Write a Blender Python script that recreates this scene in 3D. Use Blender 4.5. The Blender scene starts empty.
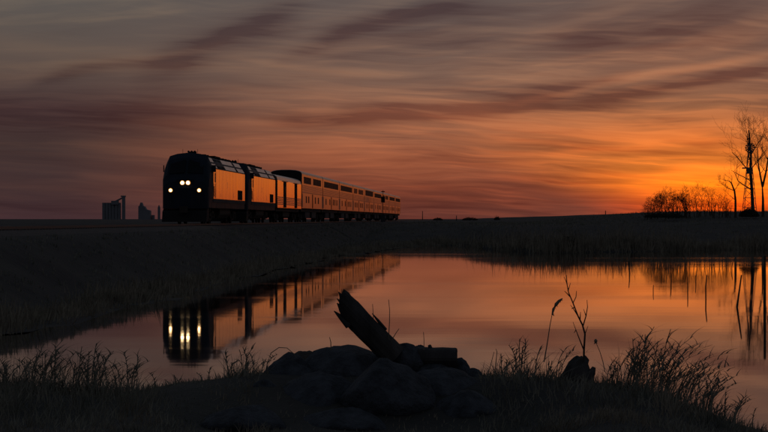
import bpy, bmesh, math, random
import numpy as np
from mathutils import Vector, noise
random.seed(11)
rng = np.random.default_rng(5)
S = bpy.context.scene
COL = S.collection
R = math.radians

# ------------------------------------------------------------------ camera
F = 2150.0            # focal length in photo pixels (photo 768 wide)
HOR = 219.0           # row of the horizon in the photo
CZ = 2.57             # camera height above the water (m)
cd = bpy.data.cameras.new('camera'); cam = bpy.data.objects.new('camera', cd); COL.objects.link(cam)
cam.location = (0, 0, CZ); cam.rotation_euler = (R(90), 0, 0)
cd.sensor_width = 36; cd.lens = 36 * F / 768; cd.shift_y = 3 / 768
cd.clip_start = 0.5; cd.clip_end = 20000
S.camera = cam
S.view_settings.view_transform = 'Standard'; S.view_settings.look = 'None'
S.view_settings.exposure = 0; S.view_settings.gamma = 1

# ------------------------------------------------------------------ node helpers
def lin(c):
    return tuple(((v/255)/12.92 if v/255 <= .04045 else ((v/255+.055)/1.055)**2.4) for v in c)
class NT:
    def __init__(s, nt): s.nt = nt
    def n(s, t, **k):
        o = s.nt.nodes.new(t)
        for a, v in k.items(): setattr(o, a, v)
        return o
    def put(s, sock, v):
        if isinstance(v, bpy.types.NodeSocket): s.nt.links.new(v, sock)
        elif v is not None: sock.default_value = v
    def m(s, op, a, b=None, c=None, clamp=False):
        o = s.n('ShaderNodeMath', operation=op, use_clamp=clamp)
        s.put(o.inputs[0], a); s.put(o.inputs[1], b)
        if c is not None: s.put(o.inputs[2], c)
        return o.outputs[0]
    def mix(s, f, a, b, mode='MIX'):
        o = s.n('ShaderNodeMix', data_type='RGBA', blend_type=mode)
        s.put(o.inputs[0], f)
        s.put(o.inputs[6], (*a, 1) if isinstance(a, tuple) and len(a) == 3 else a)
        s.put(o.inputs[7], (*b, 1) if isinstance(b, tuple) and len(b) == 3 else b)
        return o.outputs[2]
    def ramp(s, f, pts, interp='LINEAR'):
        o = s.n('ShaderNodeValToRGB'); cr = o.color_ramp; cr.interpolation = interp
        while len(cr.elements) < len(pts): cr.elements.new(.5)
        for e, (p, c) in zip(cr.elements, pts):
            e.position = p; e.color = (*c, 1) if len(c) == 3 else c
        s.put(o.inputs[0], f); return o.outputs[0]
    def mr(s, v, a, b, c=0, d=1, it='SMOOTHSTEP'):
        o = s.n('ShaderNodeMapRange', interpolation_type=it)
        s.put(o.inputs[0], v)
        for i, q in enumerate((a, b, c, d)): s.put(o.inputs[1+i], q)
        return o.outputs[0]
    def xyz(s, x, y, z=0.0):
        o = s.n('ShaderNodeCombineXYZ'); s.put(o.inputs[0], x); s.put(o.inputs[1], y); s.put(o.inputs[2], z)
        return o.outputs[0]
    def noise(s, vec, scale=1, detail=4, rough=.5, dist=0.0):
        o = s.n('ShaderNodeTexNoise'); s.put(o.inputs['Vector'], vec)
        o.inputs['Scale'].default_value = scale; o.inputs['Detail'].default_value = detail
        o.inputs['Roughness'].default_value = rough; o.inputs['Distortion'].default_value = dist
        return o.outputs[0]

# ------------------------------------------------------------------ world: dusk sky with streaked cloud
SUN_AZ = 8.9; SUN_EL = -0.8
w = bpy.data.worlds.new('World'); S.world = w; w.use_nodes = True
w.node_tree.nodes.clear(); N = NT(w.node_tree)
tc = N.n('ShaderNodeTexCoord'); sp = N.n('ShaderNodeSeparateXYZ')
nrm = N.n('ShaderNodeVectorMath', operation='NORMALIZE')
w.node_tree.links.new(tc.outputs['Generated'], nrm.inputs[0])
w.node_tree.links.new(nrm.outputs[0], sp.inputs[0])
dx, dy, dz = sp.outputs
az = N.m('ARCTAN2', dx, dy)
U = N.m('MULTIPLY_ADD', az, F, 384.0)                      # azimuth, in photo-pixel units
E = N.m('MULTIPLY', N.m('ARCSINE', N.m('MAXIMUM', dz, 0.0)), F)  # elevation, same units
Ec = N.m('MULTIPLY', N.m('LOGARITHM', N.m('MULTIPLY_ADD', E, 1/500, 1.0), math.e), 500.0)
wv = N.xyz(N.m('MULTIPLY', U, 1/260), N.m('MULTIPLY', Ec, 1/70), 3.1)
wn = N.noise(wv, 1, 3, .5)
wn2 = N.noise(N.xyz(N.m('MULTIPLY', U, 1/420), N.m('MULTIPLY', Ec, 1/110), 9.7), 1, 2, .5)
Ew = N.m('ADD', Ec, N.m('MULTIPLY', N.m('SUBTRACT', wn, .5), 22.0))
Uw = N.m('ADD', U, N.m('MULTIPLY', N.m('SUBTRACT', wn2, .5), 90.0))
f = N.m('DIVIDE', E, N.m('ADD', E, 300.0))
def fe(e): return e/(e+300)
HI = [(fe(700), lin((86, 84, 90))), (fe(1700), lin((80, 90, 104))), (fe(3377), lin((76, 90, 108)))]
rl = [(0, lin((67, 46, 49))), (fe(30), lin((66, 48, 48))), (fe(75), lin((68, 52, 50))), (fe(110), lin((76, 57, 56))),
      (fe(150), lin((90, 76, 70))), (fe(219), lin((92, 86, 82)))] + HI
rc = [(0, lin((100, 54, 46))), (fe(28), lin((118, 62, 46))), (fe(60), lin((138, 80, 57))), (fe(100), lin((136, 90, 69))),
      (fe(140), lin((120, 92, 79))), (fe(219), lin((98, 86, 82)))] + HI
rr = [(0, lin((218, 76, 14))), (fe(14), lin((232, 88, 16))), (fe(34), lin((255, 130, 24))), (fe(55), lin((216, 118, 42))),
      (fe(75), lin((200, 112, 52))), (fe(100), lin((152, 95, 61))), (fe(140), lin((140, 98, 77))), (fe(219), lin((107, 85, 77)))] + HI
D = N.m('ABSOLUTE', N.m('SUBTRACT', U, 722.0))
cL, cC, cR = N.ramp(f, rl), N.ramp(f, rc), N.ramp(f, rr)
# the wide rear sky keeps the dim, bluer dusk of the side away from the sun
back = N.ramp(f, [(0, lin((70, 60, 68))), (fe(300), lin((82, 80, 88))), (fe(1700), lin((80, 90, 104))), (fe(3377), lin((76, 90, 108)))])
base = N.mix(N.mr(D, 0, N.mr(E, 0, 80, 150, 320)), cR, cC)
base = N.mix(N.mr(D, 330, 690), base, cL)
base = N.mix(N.mr(D, 1200, 3800), base, back)
# broad cloud strokes: (x0,y0, x1,y1, curve, half width, amplitude) in degrees-like units of the sky
dark = [(-60, 108, 225, 112, 4, 20, .62), (40, 83, 215, 66, -6, 5, .85), (150, 76, 310, 16, -4, 14, .75), (180, 70, 330, 2, -10, 7, .4), (280, 62, 480, -4, -8, 7, .75), (300, 64, 520, 14, -4, 12, .35),
        (255, 121, 400, 113, 3, 6, 1.0), (330, 112, 560, 92, 9, 7, .85), (400, 116, 640, 106, -4, 7, .7), (420, 92, 640, 74, 5, 4, .4), (380, 40, 620, 30, 4, 6, .35), (580, 99, 790, 66, 4, 5, .75), (540, 44, 800, 26, 4, 17, .60),
        (520, 146, 790, 152, 0, 6, .40), (430, 160, 640, 166, 2, 5, .30), (330, 200, 560, 204, 0, 10, .40), (-40, 200, 150, 205, 0, 14, .2),
        (600, 122, 790, 118, 2, 6, .35), (470, 183, 640, 179, 0, 6, .5)]
brite = [(400, 116, 730, 141, 3, 2.6, 1.25), (400, 112, 700, 138, 3, 8, .5), (430, 124, 640, 128, 3, 9, .35), (590, 82, 790, 53, 3, 3.5, .7), (-20, 45, 190, 54, 4, 7, .25), (60, 66, 240, 40, 6, 3, .3), (230, 58, 420, 74, 5, 3, .4), (200, 92, 420, 86, 5, 3, .3), (420, 104, 600, 84, 6, 2.5, .4), (440, 130, 600, 146, 3, 2.2, .5), (560, 176, 700, 170, 2, 2.5, .5), (130, 122, 300, 127, 0, 5, .35),
         (540, 154, 660, 146, -2, 3.2, .75), (660, 166, 790, 168, 0, 4.5, .9), (380, 134, 520, 140, 3, 3, .35), (480, 178, 640, 186, 0, 5, .3),
         (90, 177, 165, 180, 0, 4, .35), (450, 148, 590, 158, 2, 2.5, .5), (610, 192, 720, 196, 0, 4, .35), (230, 78, 400, 72, 3, 5, .22), (640, 132, 770, 128, 0, 2.5, .4)]
def strokes(lst):
    acc = None
    for (x0, y0, x1, y1, cv, hw, amp) in lst:
        t = N.m('DIVIDE', N.m('SUBTRACT', Uw, float(x0)), float(x1-x0))
        tt = N.m('MULTIPLY', t, N.m('SUBTRACT', 1.0, t))
        e0 = 500*math.log(1+(HOR-y0)/500); e1 = 500*math.log(1+(HOR-y1)/500)
        ln = N.m('ADD', N.m('MULTIPLY_ADD', t, e1-e0, e0), N.m('MULTIPLY', tt, -4.0*cv))
        dd = N.m('DIVIDE', N.m('SUBTRACT', Ew, ln), float(hw))
        g = N.m('EXPONENT', N.m('MULTIPLY', N.m('MULTIPLY', dd, dd), -1.0))
        wi = N.m('MULTIPLY', N.mr(t, -.12, .25), N.mr(t, 1.12, .75))
        g = N.m('MULTIPLY', N.m('MULTIPLY', g, wi), float(amp))
        acc = g if acc is None else N.m('ADD', acc, g)
    return acc
slp = N.mr(Ec, 20, 230, .07, -.13)
Et = N.m('MULTIPLY_ADD', N.m('SUBTRACT', Uw, 384.0), slp, Ew)
fine = N.noise(N.xyz(N.m('MULTIPLY', U, 1/210), N.m('MULTIPLY', Et, 1/11), .4), 1, 5, .55, .3)
fine3 = N.noise(N.xyz(N.m('MULTIPLY', Uw, 1/95), N.m('MULTIPLY', N.m('MULTIPLY_ADD', N.m('SUBTRACT', U, 384.0), .03, Ew), 1/4.6), 7.7), 1, 3, .5, .5)
fine2 = N.noise(N.xyz(N.m('MULTIPLY', U, 1/330), N.m('MULTIPLY', N.m('MULTIPLY_ADD', N.m('SUBTRACT', Uw, 384.0), slp, Ew), 1/26), 5.4), 1, 4, .5, .4)
low = N.mr(E, 210, 70, .42, 1)
mod = N.m('MULTIPLY', N.mr(fine2, .34, .66, .75, 1.2, 'LINEAR'), N.mr(fine3, .34, .66, .72, 1.25, 'LINEAR'))
dk = N.m('MULTIPLY', strokes(dark), mod)
dk = N.m('ADD', dk, N.mr(fine2, .53, .70, 0, .26)); side = N.mr(D, 640, 260, .3, 1)
dk = N.m('ADD', dk, N.m('MULTIPLY', N.m('MULTIPLY', low, side), N.m('ADD', N.mr(fine, .50, .66, 0, .34), N.mr(fine3, .5, .66, 0, .28))))
br = N.m('MULTIPLY', strokes(brite), mod)
br = N.m('ADD', br, N.m('MULTIPLY', N.m('MULTIPLY', low, N.m('ADD', N.mr(fine3, .5, .34, 0, .45), N.mr(fine, .5, .34, 0, .5))), N.mr(D, 700, 60, .25, 1)))
br = N.m('ADD', br, N.mr(fine2, .5, .34, 0, .35))
skyc = N.mix(N.m('MINIMUM', dk, 1.0), base, N.mix(1.0, base, (.56, .48, .54), 'MULTIPLY'))
skyc = N.mix(N.m('MINIMUM', br, 1.5), skyc, N.mix(1.0, skyc, (1.85, 1.62, 1.30), 'MULTIPLY'))
# lower half of the sphere (never seen above the ground sheet): plain dark earth
skyc = N.mix(N.mr(dz, -.02, -.002), (.004, .004, .005), skyc)
ns = N.n('ShaderNodeTexSky', sky_type='NISHITA', sun_disc=False, sun_elevation=R(SUN_EL), sun_rotation=R(SUN_AZ))
hi = N.mr(E, 500, 2400, 0, 1)
nsc = N.n('ShaderNodeVectorMath', operation='SCALE'); w.node_tree.links.new(ns.outputs[0], nsc.inputs[0]); nsc.inputs['Scale'].default_value = .05
add = N.mix(N.m('MULTIPLY', hi, .5), skyc, nsc.outputs[0])
bg = N.n('ShaderNodeBackground'); N.put(bg.inputs[0], add); bg.inputs[1].default_value = 1.0
wo = N.n('ShaderNodeOutputWorld'); w.node_tree.links.new(bg.outputs[0], wo.inputs[0])
w.cycles.sampling_method = 'MANUAL'; w.cycles.sample_map_resolution = 1024

sd = bpy.data.lights.new('sun', 'SUN'); sun = bpy.data.objects.new('sun', sd); COL.objects.link(sun)
sd.energy = .3; sd.angle = R(.5); sd.color = (1, .42, .12)
sv = Vector((math.sin(R(SUN_AZ))*math.cos(R(SUN_EL)), math.cos(R(SUN_AZ))*math.cos(R(SUN_EL)), math.sin(R(SUN_EL))))
sun.rotation_euler = (-sv).to_track_quat('-Z', 'Y').to_euler(); sun.location = sv*3000

# ------------------------------------------------------------------ materials
M = {}
def mat(name, col, rough=.7, metal=0.0, var=.25, scale=4.0, bump=0.0, bscale=None, spec=.5, tint=None, stretch=(1, 1, 1)):
    m = bpy.data.materials.new(name); m.use_nodes = True; nt = m.node_tree; n = NT(nt)
    p = nt.nodes['Principled BSDF']
    t = n.n('ShaderNodeTexCoord'); mp = n.n('ShaderNodeMapping'); mp.inputs['Scale'].default_value = stretch
    nt.links.new(t.outputs['Object'], mp.inputs[0])
    nz = n.noise(mp.outputs[0], scale, 6, .6)
    dk_ = tuple(c*(1-var) for c in col); br_ = tuple(min(1, c*(1+var)) for c in (tint or col))
    c = n.ramp(nz, [(.32, dk_), (.68, br_)])
    n.put(p.inputs['Base Color'], c)
    p.inputs['Metallic'].default_value = metal; p.inputs['Specular IOR Level'].default_value = spec
    n.put(p.inputs['Roughness'], n.mr(nz, .3, .7, rough*.88, min(1, rough*1.12), 'LINEAR'))
    if bump:
        b = n.n('ShaderNodeBump'); b.inputs['Distance'].default_value = bump
        n.put(b.inputs['Height'], n.noise(mp.outputs[0], bscale or scale*3, 6, .6)); nt.links.new(b.outputs[0], p.inputs['Normal'])
    M[name] = m; return m
def emis(name, col, st):
    m = bpy.data.materials.new(name); m.use_nodes = True; nt = m.node_tree; nt.nodes.clear(); n = NT(nt)
    e = n.n('ShaderNodeEmission'); e.inputs[0].default_value = (*col, 1); e.inputs[1].default_value = st
    o = n.n('ShaderNodeOutputMaterial'); nt.links.new(e.outputs[0], o.inputs[0]); M[name] = m
mat('soil', (.032, .031, .030), .95, var=.45, scale=.35, bump=.05, bscale=3, spec=.2, tint=(.045, .041, .034))
mat('gravel', (.07, .058, .05), .95, var=.4, scale=3, bump=.03, bscale=9, spec=.2)
mat('rail_steel', (.09, .07, .06), .6, .5, var=.2, scale=2)
mat('tie_wood', (.04, .03, .025), .9, scale=3)
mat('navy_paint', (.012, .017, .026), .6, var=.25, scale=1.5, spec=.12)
mat('grey_paint', (.05, .048, .05), .75, .0, var=.2, scale=1.2, spec=.1)
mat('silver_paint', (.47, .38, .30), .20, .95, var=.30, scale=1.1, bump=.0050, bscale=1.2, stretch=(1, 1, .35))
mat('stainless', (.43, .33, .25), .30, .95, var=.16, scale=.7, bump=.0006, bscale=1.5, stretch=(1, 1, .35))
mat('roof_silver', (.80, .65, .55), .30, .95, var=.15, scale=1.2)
mat('stainless_dull', (.17, .16, .16), .42, .8, var=.2, scale=.8)
mat('stripe_blue', (.05, .06, .10), .35, .3)
mat('black_steel', (.014, .013, .013), .8, .1, var=.3, scale=3, spec=.2)
mat('brake_grime', (.035, .028, .023), .85, var=.4, scale=2.5, spec=.2)
mat('dark_glass', (.010, .010, .012), .55, var=.1, spec=.06)
mat('grille', (.015, .013, .013), .85, .0, var=.3, scale=8, spec=.05)
mat('concrete_dim', (.14, .145, .155), .85, var=.15, scale=.05)
mat('metal_dim', (.10, .10, .11), .6, .3, var=.15, scale=.1)
mat('rock', (.045, .048, .054), .85, var=.6, scale=7, bump=.06, bscale=14, spec=.25)
mat('rock_brown', (.055, .044, .036), .88, var=.4, scale=6, bump=.02, bscale=14, spec=.25)
mat('dead_wood', (.050, .045, .042), .9, var=.45, scale=6, bump=.012, bscale=14, spec=.2, stretch=(1, 1, .15))
mat('post_wood', (.05, .042, .036), .9, var=.4, scale=5, spec=.2)
mat('bark', (.055, .042, .032), .95, var=.3, scale=2, spec=.15)
mat('dry_grass', (.15, .125, .09), .9, var=.5, scale=1.3, spec=.2, tint=(.20, .17, .12))
mat('green_grass', (.10, .105, .08), .85, var=.5, scale=1.8, spec=.25, tint=(.17, .155, .115))
mat('far_scrub', (.030, .028, .020), .95, var=.4, scale=.5, spec=.1)
emis('lamp_halo', (1, .42, .10), .9); emis('lamp_glow', (1, .68, .34), 17.0); emis('ditch_glow', (1, .62, .28), 12.0)  # first one paints the lamps' warm halo as a weakly glowing surface

wm = bpy.data.materials.new('water'); wm.use_nodes = True; nt = wm.node_tree; n = NT(nt); p = nt.nodes['Principled BSDF']
p.inputs['Base Color'].default_value = (.006, .007, .008, 1); p.inputs['IOR'].default_value = 1.333
tcw = n.n('ShaderNodeTexCoord'); 
mpw = n.n('ShaderNodeMapping'); mpw.inputs['Scale'].default_value = (.5, 1.6, 1); nt.links.new(tcw.outputs['Object'], mpw.inputs[0])
mpb = n.n('ShaderNodeMapping'); mpb.inputs['Scale'].default_value = (.022, .11, 1); nt.links.new(tcw.outputs['Object'], mpb.inputs[0])
patch = n.noise(mpb.outputs[0], 1, 3, .5)
h1 = n.noise(mpw.outputs[0], 1.6, 3, .5)
h2 = n.noise(mpw.outputs[0], .25, 2, .5)
hh = n.m('ADD', n.m('MULTIPLY', h1, n.mr(patch, .54, .66, .16, 1.0)), n.m('MULTIPLY', h2, 1.2))
b = n.n('ShaderNodeBump'); b.inputs['Distance'].default_value = .0013; n.put(b.inputs['Height'], hh); nt.links.new(b.outputs[0], p.inputs['Normal'])
n.put(p.inputs['Roughness'], n.mr(patch, .54, .68, .028, .06))
M['water'] = wm

# ------------------------------------------------------------------ mesh builder
class MB:
    def __init__(s): s.v = []; s.f = []
    def add(s, vs, fs):
        o = len(s.v); s.v += [tuple(a) for a in vs]; s.f += [tuple(i+o for i in q) for q in fs]; return s
    def box(s, x0, x1, y0, y1, z0, z1):
        return s.add([(x, y, z) for z in (z0, z1) for y in (y0, y1) for x in (x0, x1)],
                     [(0, 2, 3, 1), (4, 5, 7, 6), (0, 1, 5, 4), (2, 6, 7, 3), (0, 4, 6, 2), (1, 3, 7, 5)])
    def loft(s, rings, cap=True):
        k = len(rings[0]); vs = [p for r in rings for p in r]; fs = []
        for i in range(len(rings)-1):
            for j in range(k):
                a, b_ = i*k+j, i*k+(j+1) % k; fs.append((a, b_, b_+k, a+k))
        if cap: fs += [tuple(range(k-1, -1, -1)), tuple((len(rings)-1)*k+j for j in range(k))]
        return s.add(vs, fs)
    def tube(s, pts, rad, k=6, cap=True):
        pts = [Vector(p) for p in pts]
        if not hasattr(rad, '__len__'): rad = [rad]*len(pts)
        rings = []
        for i, p_ in enumerate(pts):
            d = (pts[min(i+1, len(pts)-1)]-pts[max(i-1, 0)]).normalized()
            up = Vector((0, 0, 1)) if abs(d.z) < .9 else Vector((1, 0, 0))
            a = d.cross(up).normalized(); b_ = d.cross(a)
            rings.append([p_+(a*math.cos(2*math.pi*j/k)+b_*math.sin(2*math.pi*j/k))*rad[i] for j in range(k)])
        return s.loft(rings, cap)
    def cyl(s, c, axis, r, L, k=16):
        c = Vector(c); a = Vector(axis).normalized(); return s.tube([c-a*L/2, c+a*L/2], r, k)
    def prism_y(s, prof, y0, y1):
        return s.loft([[(x, y0, z) for x, z in prof], [(x, y1, z) for x, z in prof]])
    def prism_x(s, prof, x0, x1):
        return s.loft([[(x0, y, z) for y, z in prof], [(x1, y, z) for y, z in prof]])
    def build(s, name, m, parent=None, smooth=False, bevel=0.0):
        me = bpy.data.meshes.new(name); me.from_pydata(s.v, [], s.f)
        bm = bmesh.new(); bm.from_mesh(me); bmesh.ops.recalc_face_normals(bm, faces=bm.faces[:])
        if bevel: bmesh.ops.bevel(bm, geom=bm.edges[:], offset=bevel, segments=2, affect='EDGES', clamp_overlap=True)
        bm.to_mesh(me); bm.free()
        if smooth: me.polygons.foreach_set('use_smooth', [True]*len(me.polygons))
        me.materials.append(M[m] if isinstance(m, str) else m)
        o = bpy.data.objects.new(name, me); COL.objects.link(o); o.parent = parent; return o
def raw(name, V, Fq, m, parent=None):
    me = bpy.data.meshes.new(name); me.from_pydata(V, [], Fq); me.materials.append(M[m])
    o = bpy.data.objects.new(name, me); COL.objects.link(o); o.parent = parent; return o
def tag(o, label=None, cat=None, group=None, kind=None):
    for k_, v_ in (('label', label), ('category', cat), ('group', group), ('kind', kind)):
        if v_: o[k_] = v_
    return o
def empty(name, loc, rz=0):
    o = bpy.data.objects.new(name, None); COL.objects.link(o); o.location = loc; o.rotation_euler = (0, 0, rz); return o
def share(src, parent, loc=(0, 0, 0), name=None):
    o = src.copy(); COL.objects.link(o); o.parent = parent; o.location = loc; return o
def copy_tree(o, parent=None):
    c = o.copy(); COL.objects.link(c); c.parent = parent
    for ch in [q for q in bpy.data.objects if q.parent == o and q != c]: copy_tree(ch, c)
    return c
def P(px, py, Y):
    return Vector(((px-384)/F*Y, Y, CZ+(HOR-py)/F*Y))

# ------------------------------------------------------------------ terrain
TRK = .04698
def track_x(Y): return -18.81+TRK*Y
shL = [(20, -10.5), (42, -9.6), (50, -9.0), (58, -8.3), (71, -7.7), (91, -6.9), (123, -5.4), (145, -4.2), (167, -1.9), (197, 1.5), (212, 5.5), (230, 8)]
shF = [(-10, 214), (5.5, 212), (8.2, 204.6), (9.8, 181), (11.8, 162.5), (14, 164), (16.8, 168), (24, 174), (33, 184), (45, 190), (80, 180), (120, 150)]
crest = [(-80, 1.0), (-5.1, 1.03), (-3.6, .97), (-2.65, .90), (-2.2, .96), (-2.0, 1.03), (-1.43, 1.09), (-1.15, 1.12), (.9, 1.10), (1.6, 1.04), (2.0, 1.02), (2.5, .93), (2.95, .78), (3.4, .62), (3.9, .5), (6, .2), (9, -.2), (80, -.5)]
def ip(x, pts): return np.interp(x, [a for a, _ in pts], [b_ for _, b_ in pts])
def sstep(x, a, b_):
    t = np.clip((x-a)/(b_-a), 0, 1); return t*t*(3-2*t)
def wob(X, Y, s, seed=0):
    return (np.sin(X*s+seed)+np.sin(Y*s*1.3+seed*2.1)+np.sin((X+Y)*s*.7+seed*3.7)+np.sin((X-Y*.6)*s*1.9+seed))*.25
def height(X, Y):
    X = np.asarray(X, float); Y = np.asarray(Y, float)
    dl = ip(Y, shL)-X+wob(X, Y, .55, 1)*.7+wob(X, Y, .17, 2)*.6
    df = Y-ip(X, shF)+wob(X, Y, .23, 4)*3.0
    dl = np.where(Y > 212, -50, dl)
    d = np.maximum(dl, df)
    tx = X-track_x(Y)                                     # distance right of the track centre line
    far = np.where(d < 0, np.maximum(d*.25, -1.2), 0)
    rise = 1.65*sstep(d, -.5, 46)+.32*sstep(d, -.2, 2.2)
    hill = 1.25*sstep(X, 18, 42)*sstep(Y, 205, 300)*(1-sstep(Y, 500, 1500))+.35*sstep(X/np.maximum(Y, 1), .06, .13)*sstep(Y, 215, 300)*(1-sstep(Y, 500, 1500))
    land = rise+hill+wob(X, Y, .31, 7)*.10*sstep(d, 0, 3)
    emb = 1.98*(1-sstep(np.abs(tx), 2.4, 7.5))
    land = np.maximum(land*(1-sstep(np.abs(tx), 9, 2.5)), emb)*sstep(d, -1.0, 1.0)+0
    land = np.where(np.abs(tx) < 2.6, np.where(d > 0, 1.98, land), land)
    hf = np.where(d > -1.0, np.maximum(far, land), far)
    hf = np.minimum(hf, 3.6)
    c = ip(X, crest)
    near = c-1.9*sstep(Y, 20.4, 24.5)-.0*Y+wob(X, Y, 2.3, 3)*.03
    near = near-.36*sstep(Y, 20.0, 18.4)*np.interp(X, [-2.2, -1.3, 1.0, 1.8], [.25, 1, 1, .25])                                 # falls away a little towards the camera
    near = np.where(Y > 24.5, -1, near)
    return np.maximum(hf, near) if True else hf
def h1(x, y): return float(height(x, y))
def axis(parts):
    out = []
    for a, b_, st in parts: out += list(np.arange(a, b_, st))
    return np.array(out)
def geo(a, b_, k): return list(a*(b_/a)**(np.arange(1, k+1)/k))
xs = np.array([-q for q in geo(60, 9000, 22)][::-1]+list(axis([(-60, -24, 2), (-24, -5.6, .5), (-5.6, 5.6, .16), (5.6, 16, .7), (16, 60, 1.5)]))+[60]+geo(60, 9000, 22))
ys = np.array([-q for q in geo(20, 3000, 10)][::-1]+list(axis([(-20, 8, 2), (8, 17, .4), (17, 25, .16), (25, 40, 1), (40, 120, 1.0), (120, 300, 1.6)]))+[300]+geo(300, 12000, 40))
XX, YY = np.meshgrid(xs, ys); ZZ = height(XX, YY)
nx, ny = len(xs), len(ys)
V = np.stack([XX, YY, ZZ], -1).reshape(-1, 3)
ii = (np.arange(ny-1)[:, None]*nx+np.arange(nx-1)[None, :]).ravel()
Fc = np.stack([ii, ii+1, ii+nx+1, ii+nx], -1)
g = raw('ground', V.tolist(), Fc.tolist(), 'soil'); tag(g, kind='structure')
g.data.polygons.foreach_set('use_smooth', [True]*len(g.data.polygons))
wt = raw('water', [(-600, 10, 0), (600, 10, 0), (600, 420, 0), (-600, 420, 0)], [(0, 1, 2, 3)], 'water'); tag(wt, kind='structure')

# ballast bed and track
RZ = 2.27
ydir = Vector((math.sin(math.atan(TRK)), math.cos(math.atan(TRK)), 0)); TH = math.atan(TRK)
def on_track(t): return (track_x(t), t, RZ)
bal = MB(); prof = [(-2.9, -.42), (-1.75, -.12), (1.75, -.12), (2.9, -.42)]
bal.prism_y([(x, z-.0) for x, z in prof], -70, 760)
bo = bal.build('ballast_bed', 'gravel'); bo.location = on_track(40); bo.rotation_euler = (0, 0, -TH); tag(bo, kind='structure')
tr = empty('railway_track', on_track(40), -TH)
tag(tr, 'single railway track on its raised gravel bed running under the train', 'railway track')
for sx in (-.7525, .7525):
    MB().box(sx-.036, sx+.036, -60, 750, -.06, 0).box(sx-.075, sx+.075, -60, 750, -.085, -.06).build('rail', 'rail_steel', tr)
tie = MB()
for k in range(0, 520): tie.box(-1.3, 1.3, 20+k*.6-.11, 20+k*.6+.11, -.20, -.085)
tag(tie.build('sleeper', 'tie_wood', tr), kind='stuff')

# ------------------------------------------------------------------ rolling stock
def wheelset(parent, y, r, protos={}):
    for sx in (-1, 1):
        key = (r, sx)
        if key not in protos:
            m_ = MB(); m_.cyl((sx*.76, 0, 0), (1, 0, 0), r, .12, 20); m_.cyl((sx*.68, 0, 0), (1, 0, 0), r+.025, .03, 20); m_.cyl((sx*.86, 0, 0), (1, 0, 0), .13, .14, 10)
            protos[key] = m_.build('wheel', 'black_steel', parent); protos[key].location = (0, y, r)
        else: share(protos[key], parent, (0, y, r))
def bogie(root, y, r, wb, heavy, cache={}):
    key = (heavy,)
    if key not in cache:
        m_ = MB()
        for sx in (-1, 1):
            h = .30 if heavy else .22
            m_.prism_x([(-wb/2-.55, r+.05), (-wb/2-.55, r+h), (-.6, r+h+.06), (-.5, r-.12), (.5, r-.12), (.6, r+h+.06), (wb/2+.55, r+h), (wb/2+.55, r+.05), (wb/2+.2, r-.06), (wb/2-.3, r+.06), (.9, r+.02), (.55, r-.28), (-.55, r-.28), (-.9, r+.02), (-wb/2+.3, r+.06), (-wb/2-.2, r-.06)], sx*1.0-.07, sx*1.0+.07)
            for q in (-.28, 0, .28): m_.cyl((sx*1.09, q, r+.05), (0, 0, 1), .09, .42, 8)
            for q in (-wb/2, wb/2): m_.box(sx*1.0-.13, sx*1.0+.13, q-.17, q+.17, r-.17, r+.15)
            m_.tube([(sx*1.14, -wb/2+.3, r+.35), (sx*1.14, -.6, r-.05)], .05, 6)
        m_.box(-.95, .95, -.3, .3, r-.05, r+.4)
        cache[key] = m_.build('bogie', 'brake_grime', root); b_ = cache[key]; b_.location = (0, y, 0)
    else: b_ = share(cache[key], root, (0, y, 0))
    for q in (-wb/2, wb/2): wheelset(b_, q, r)
def section(w_, zb, zs, ws, zt, zr, y):
    R_ = [(w_, zb), (w_, zs), ((w_+ws)/2+.03, (zs+zt)/2+.02), (ws, zt), (ws*.6, zt+(zr-zt)*.65), (0, zr)]
    pts = [(x, z) for x, z in R_]+[(-x, z) for x, z in R_[-2::-1]]
    return [(x, y, z) for x, z in pts]
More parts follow.
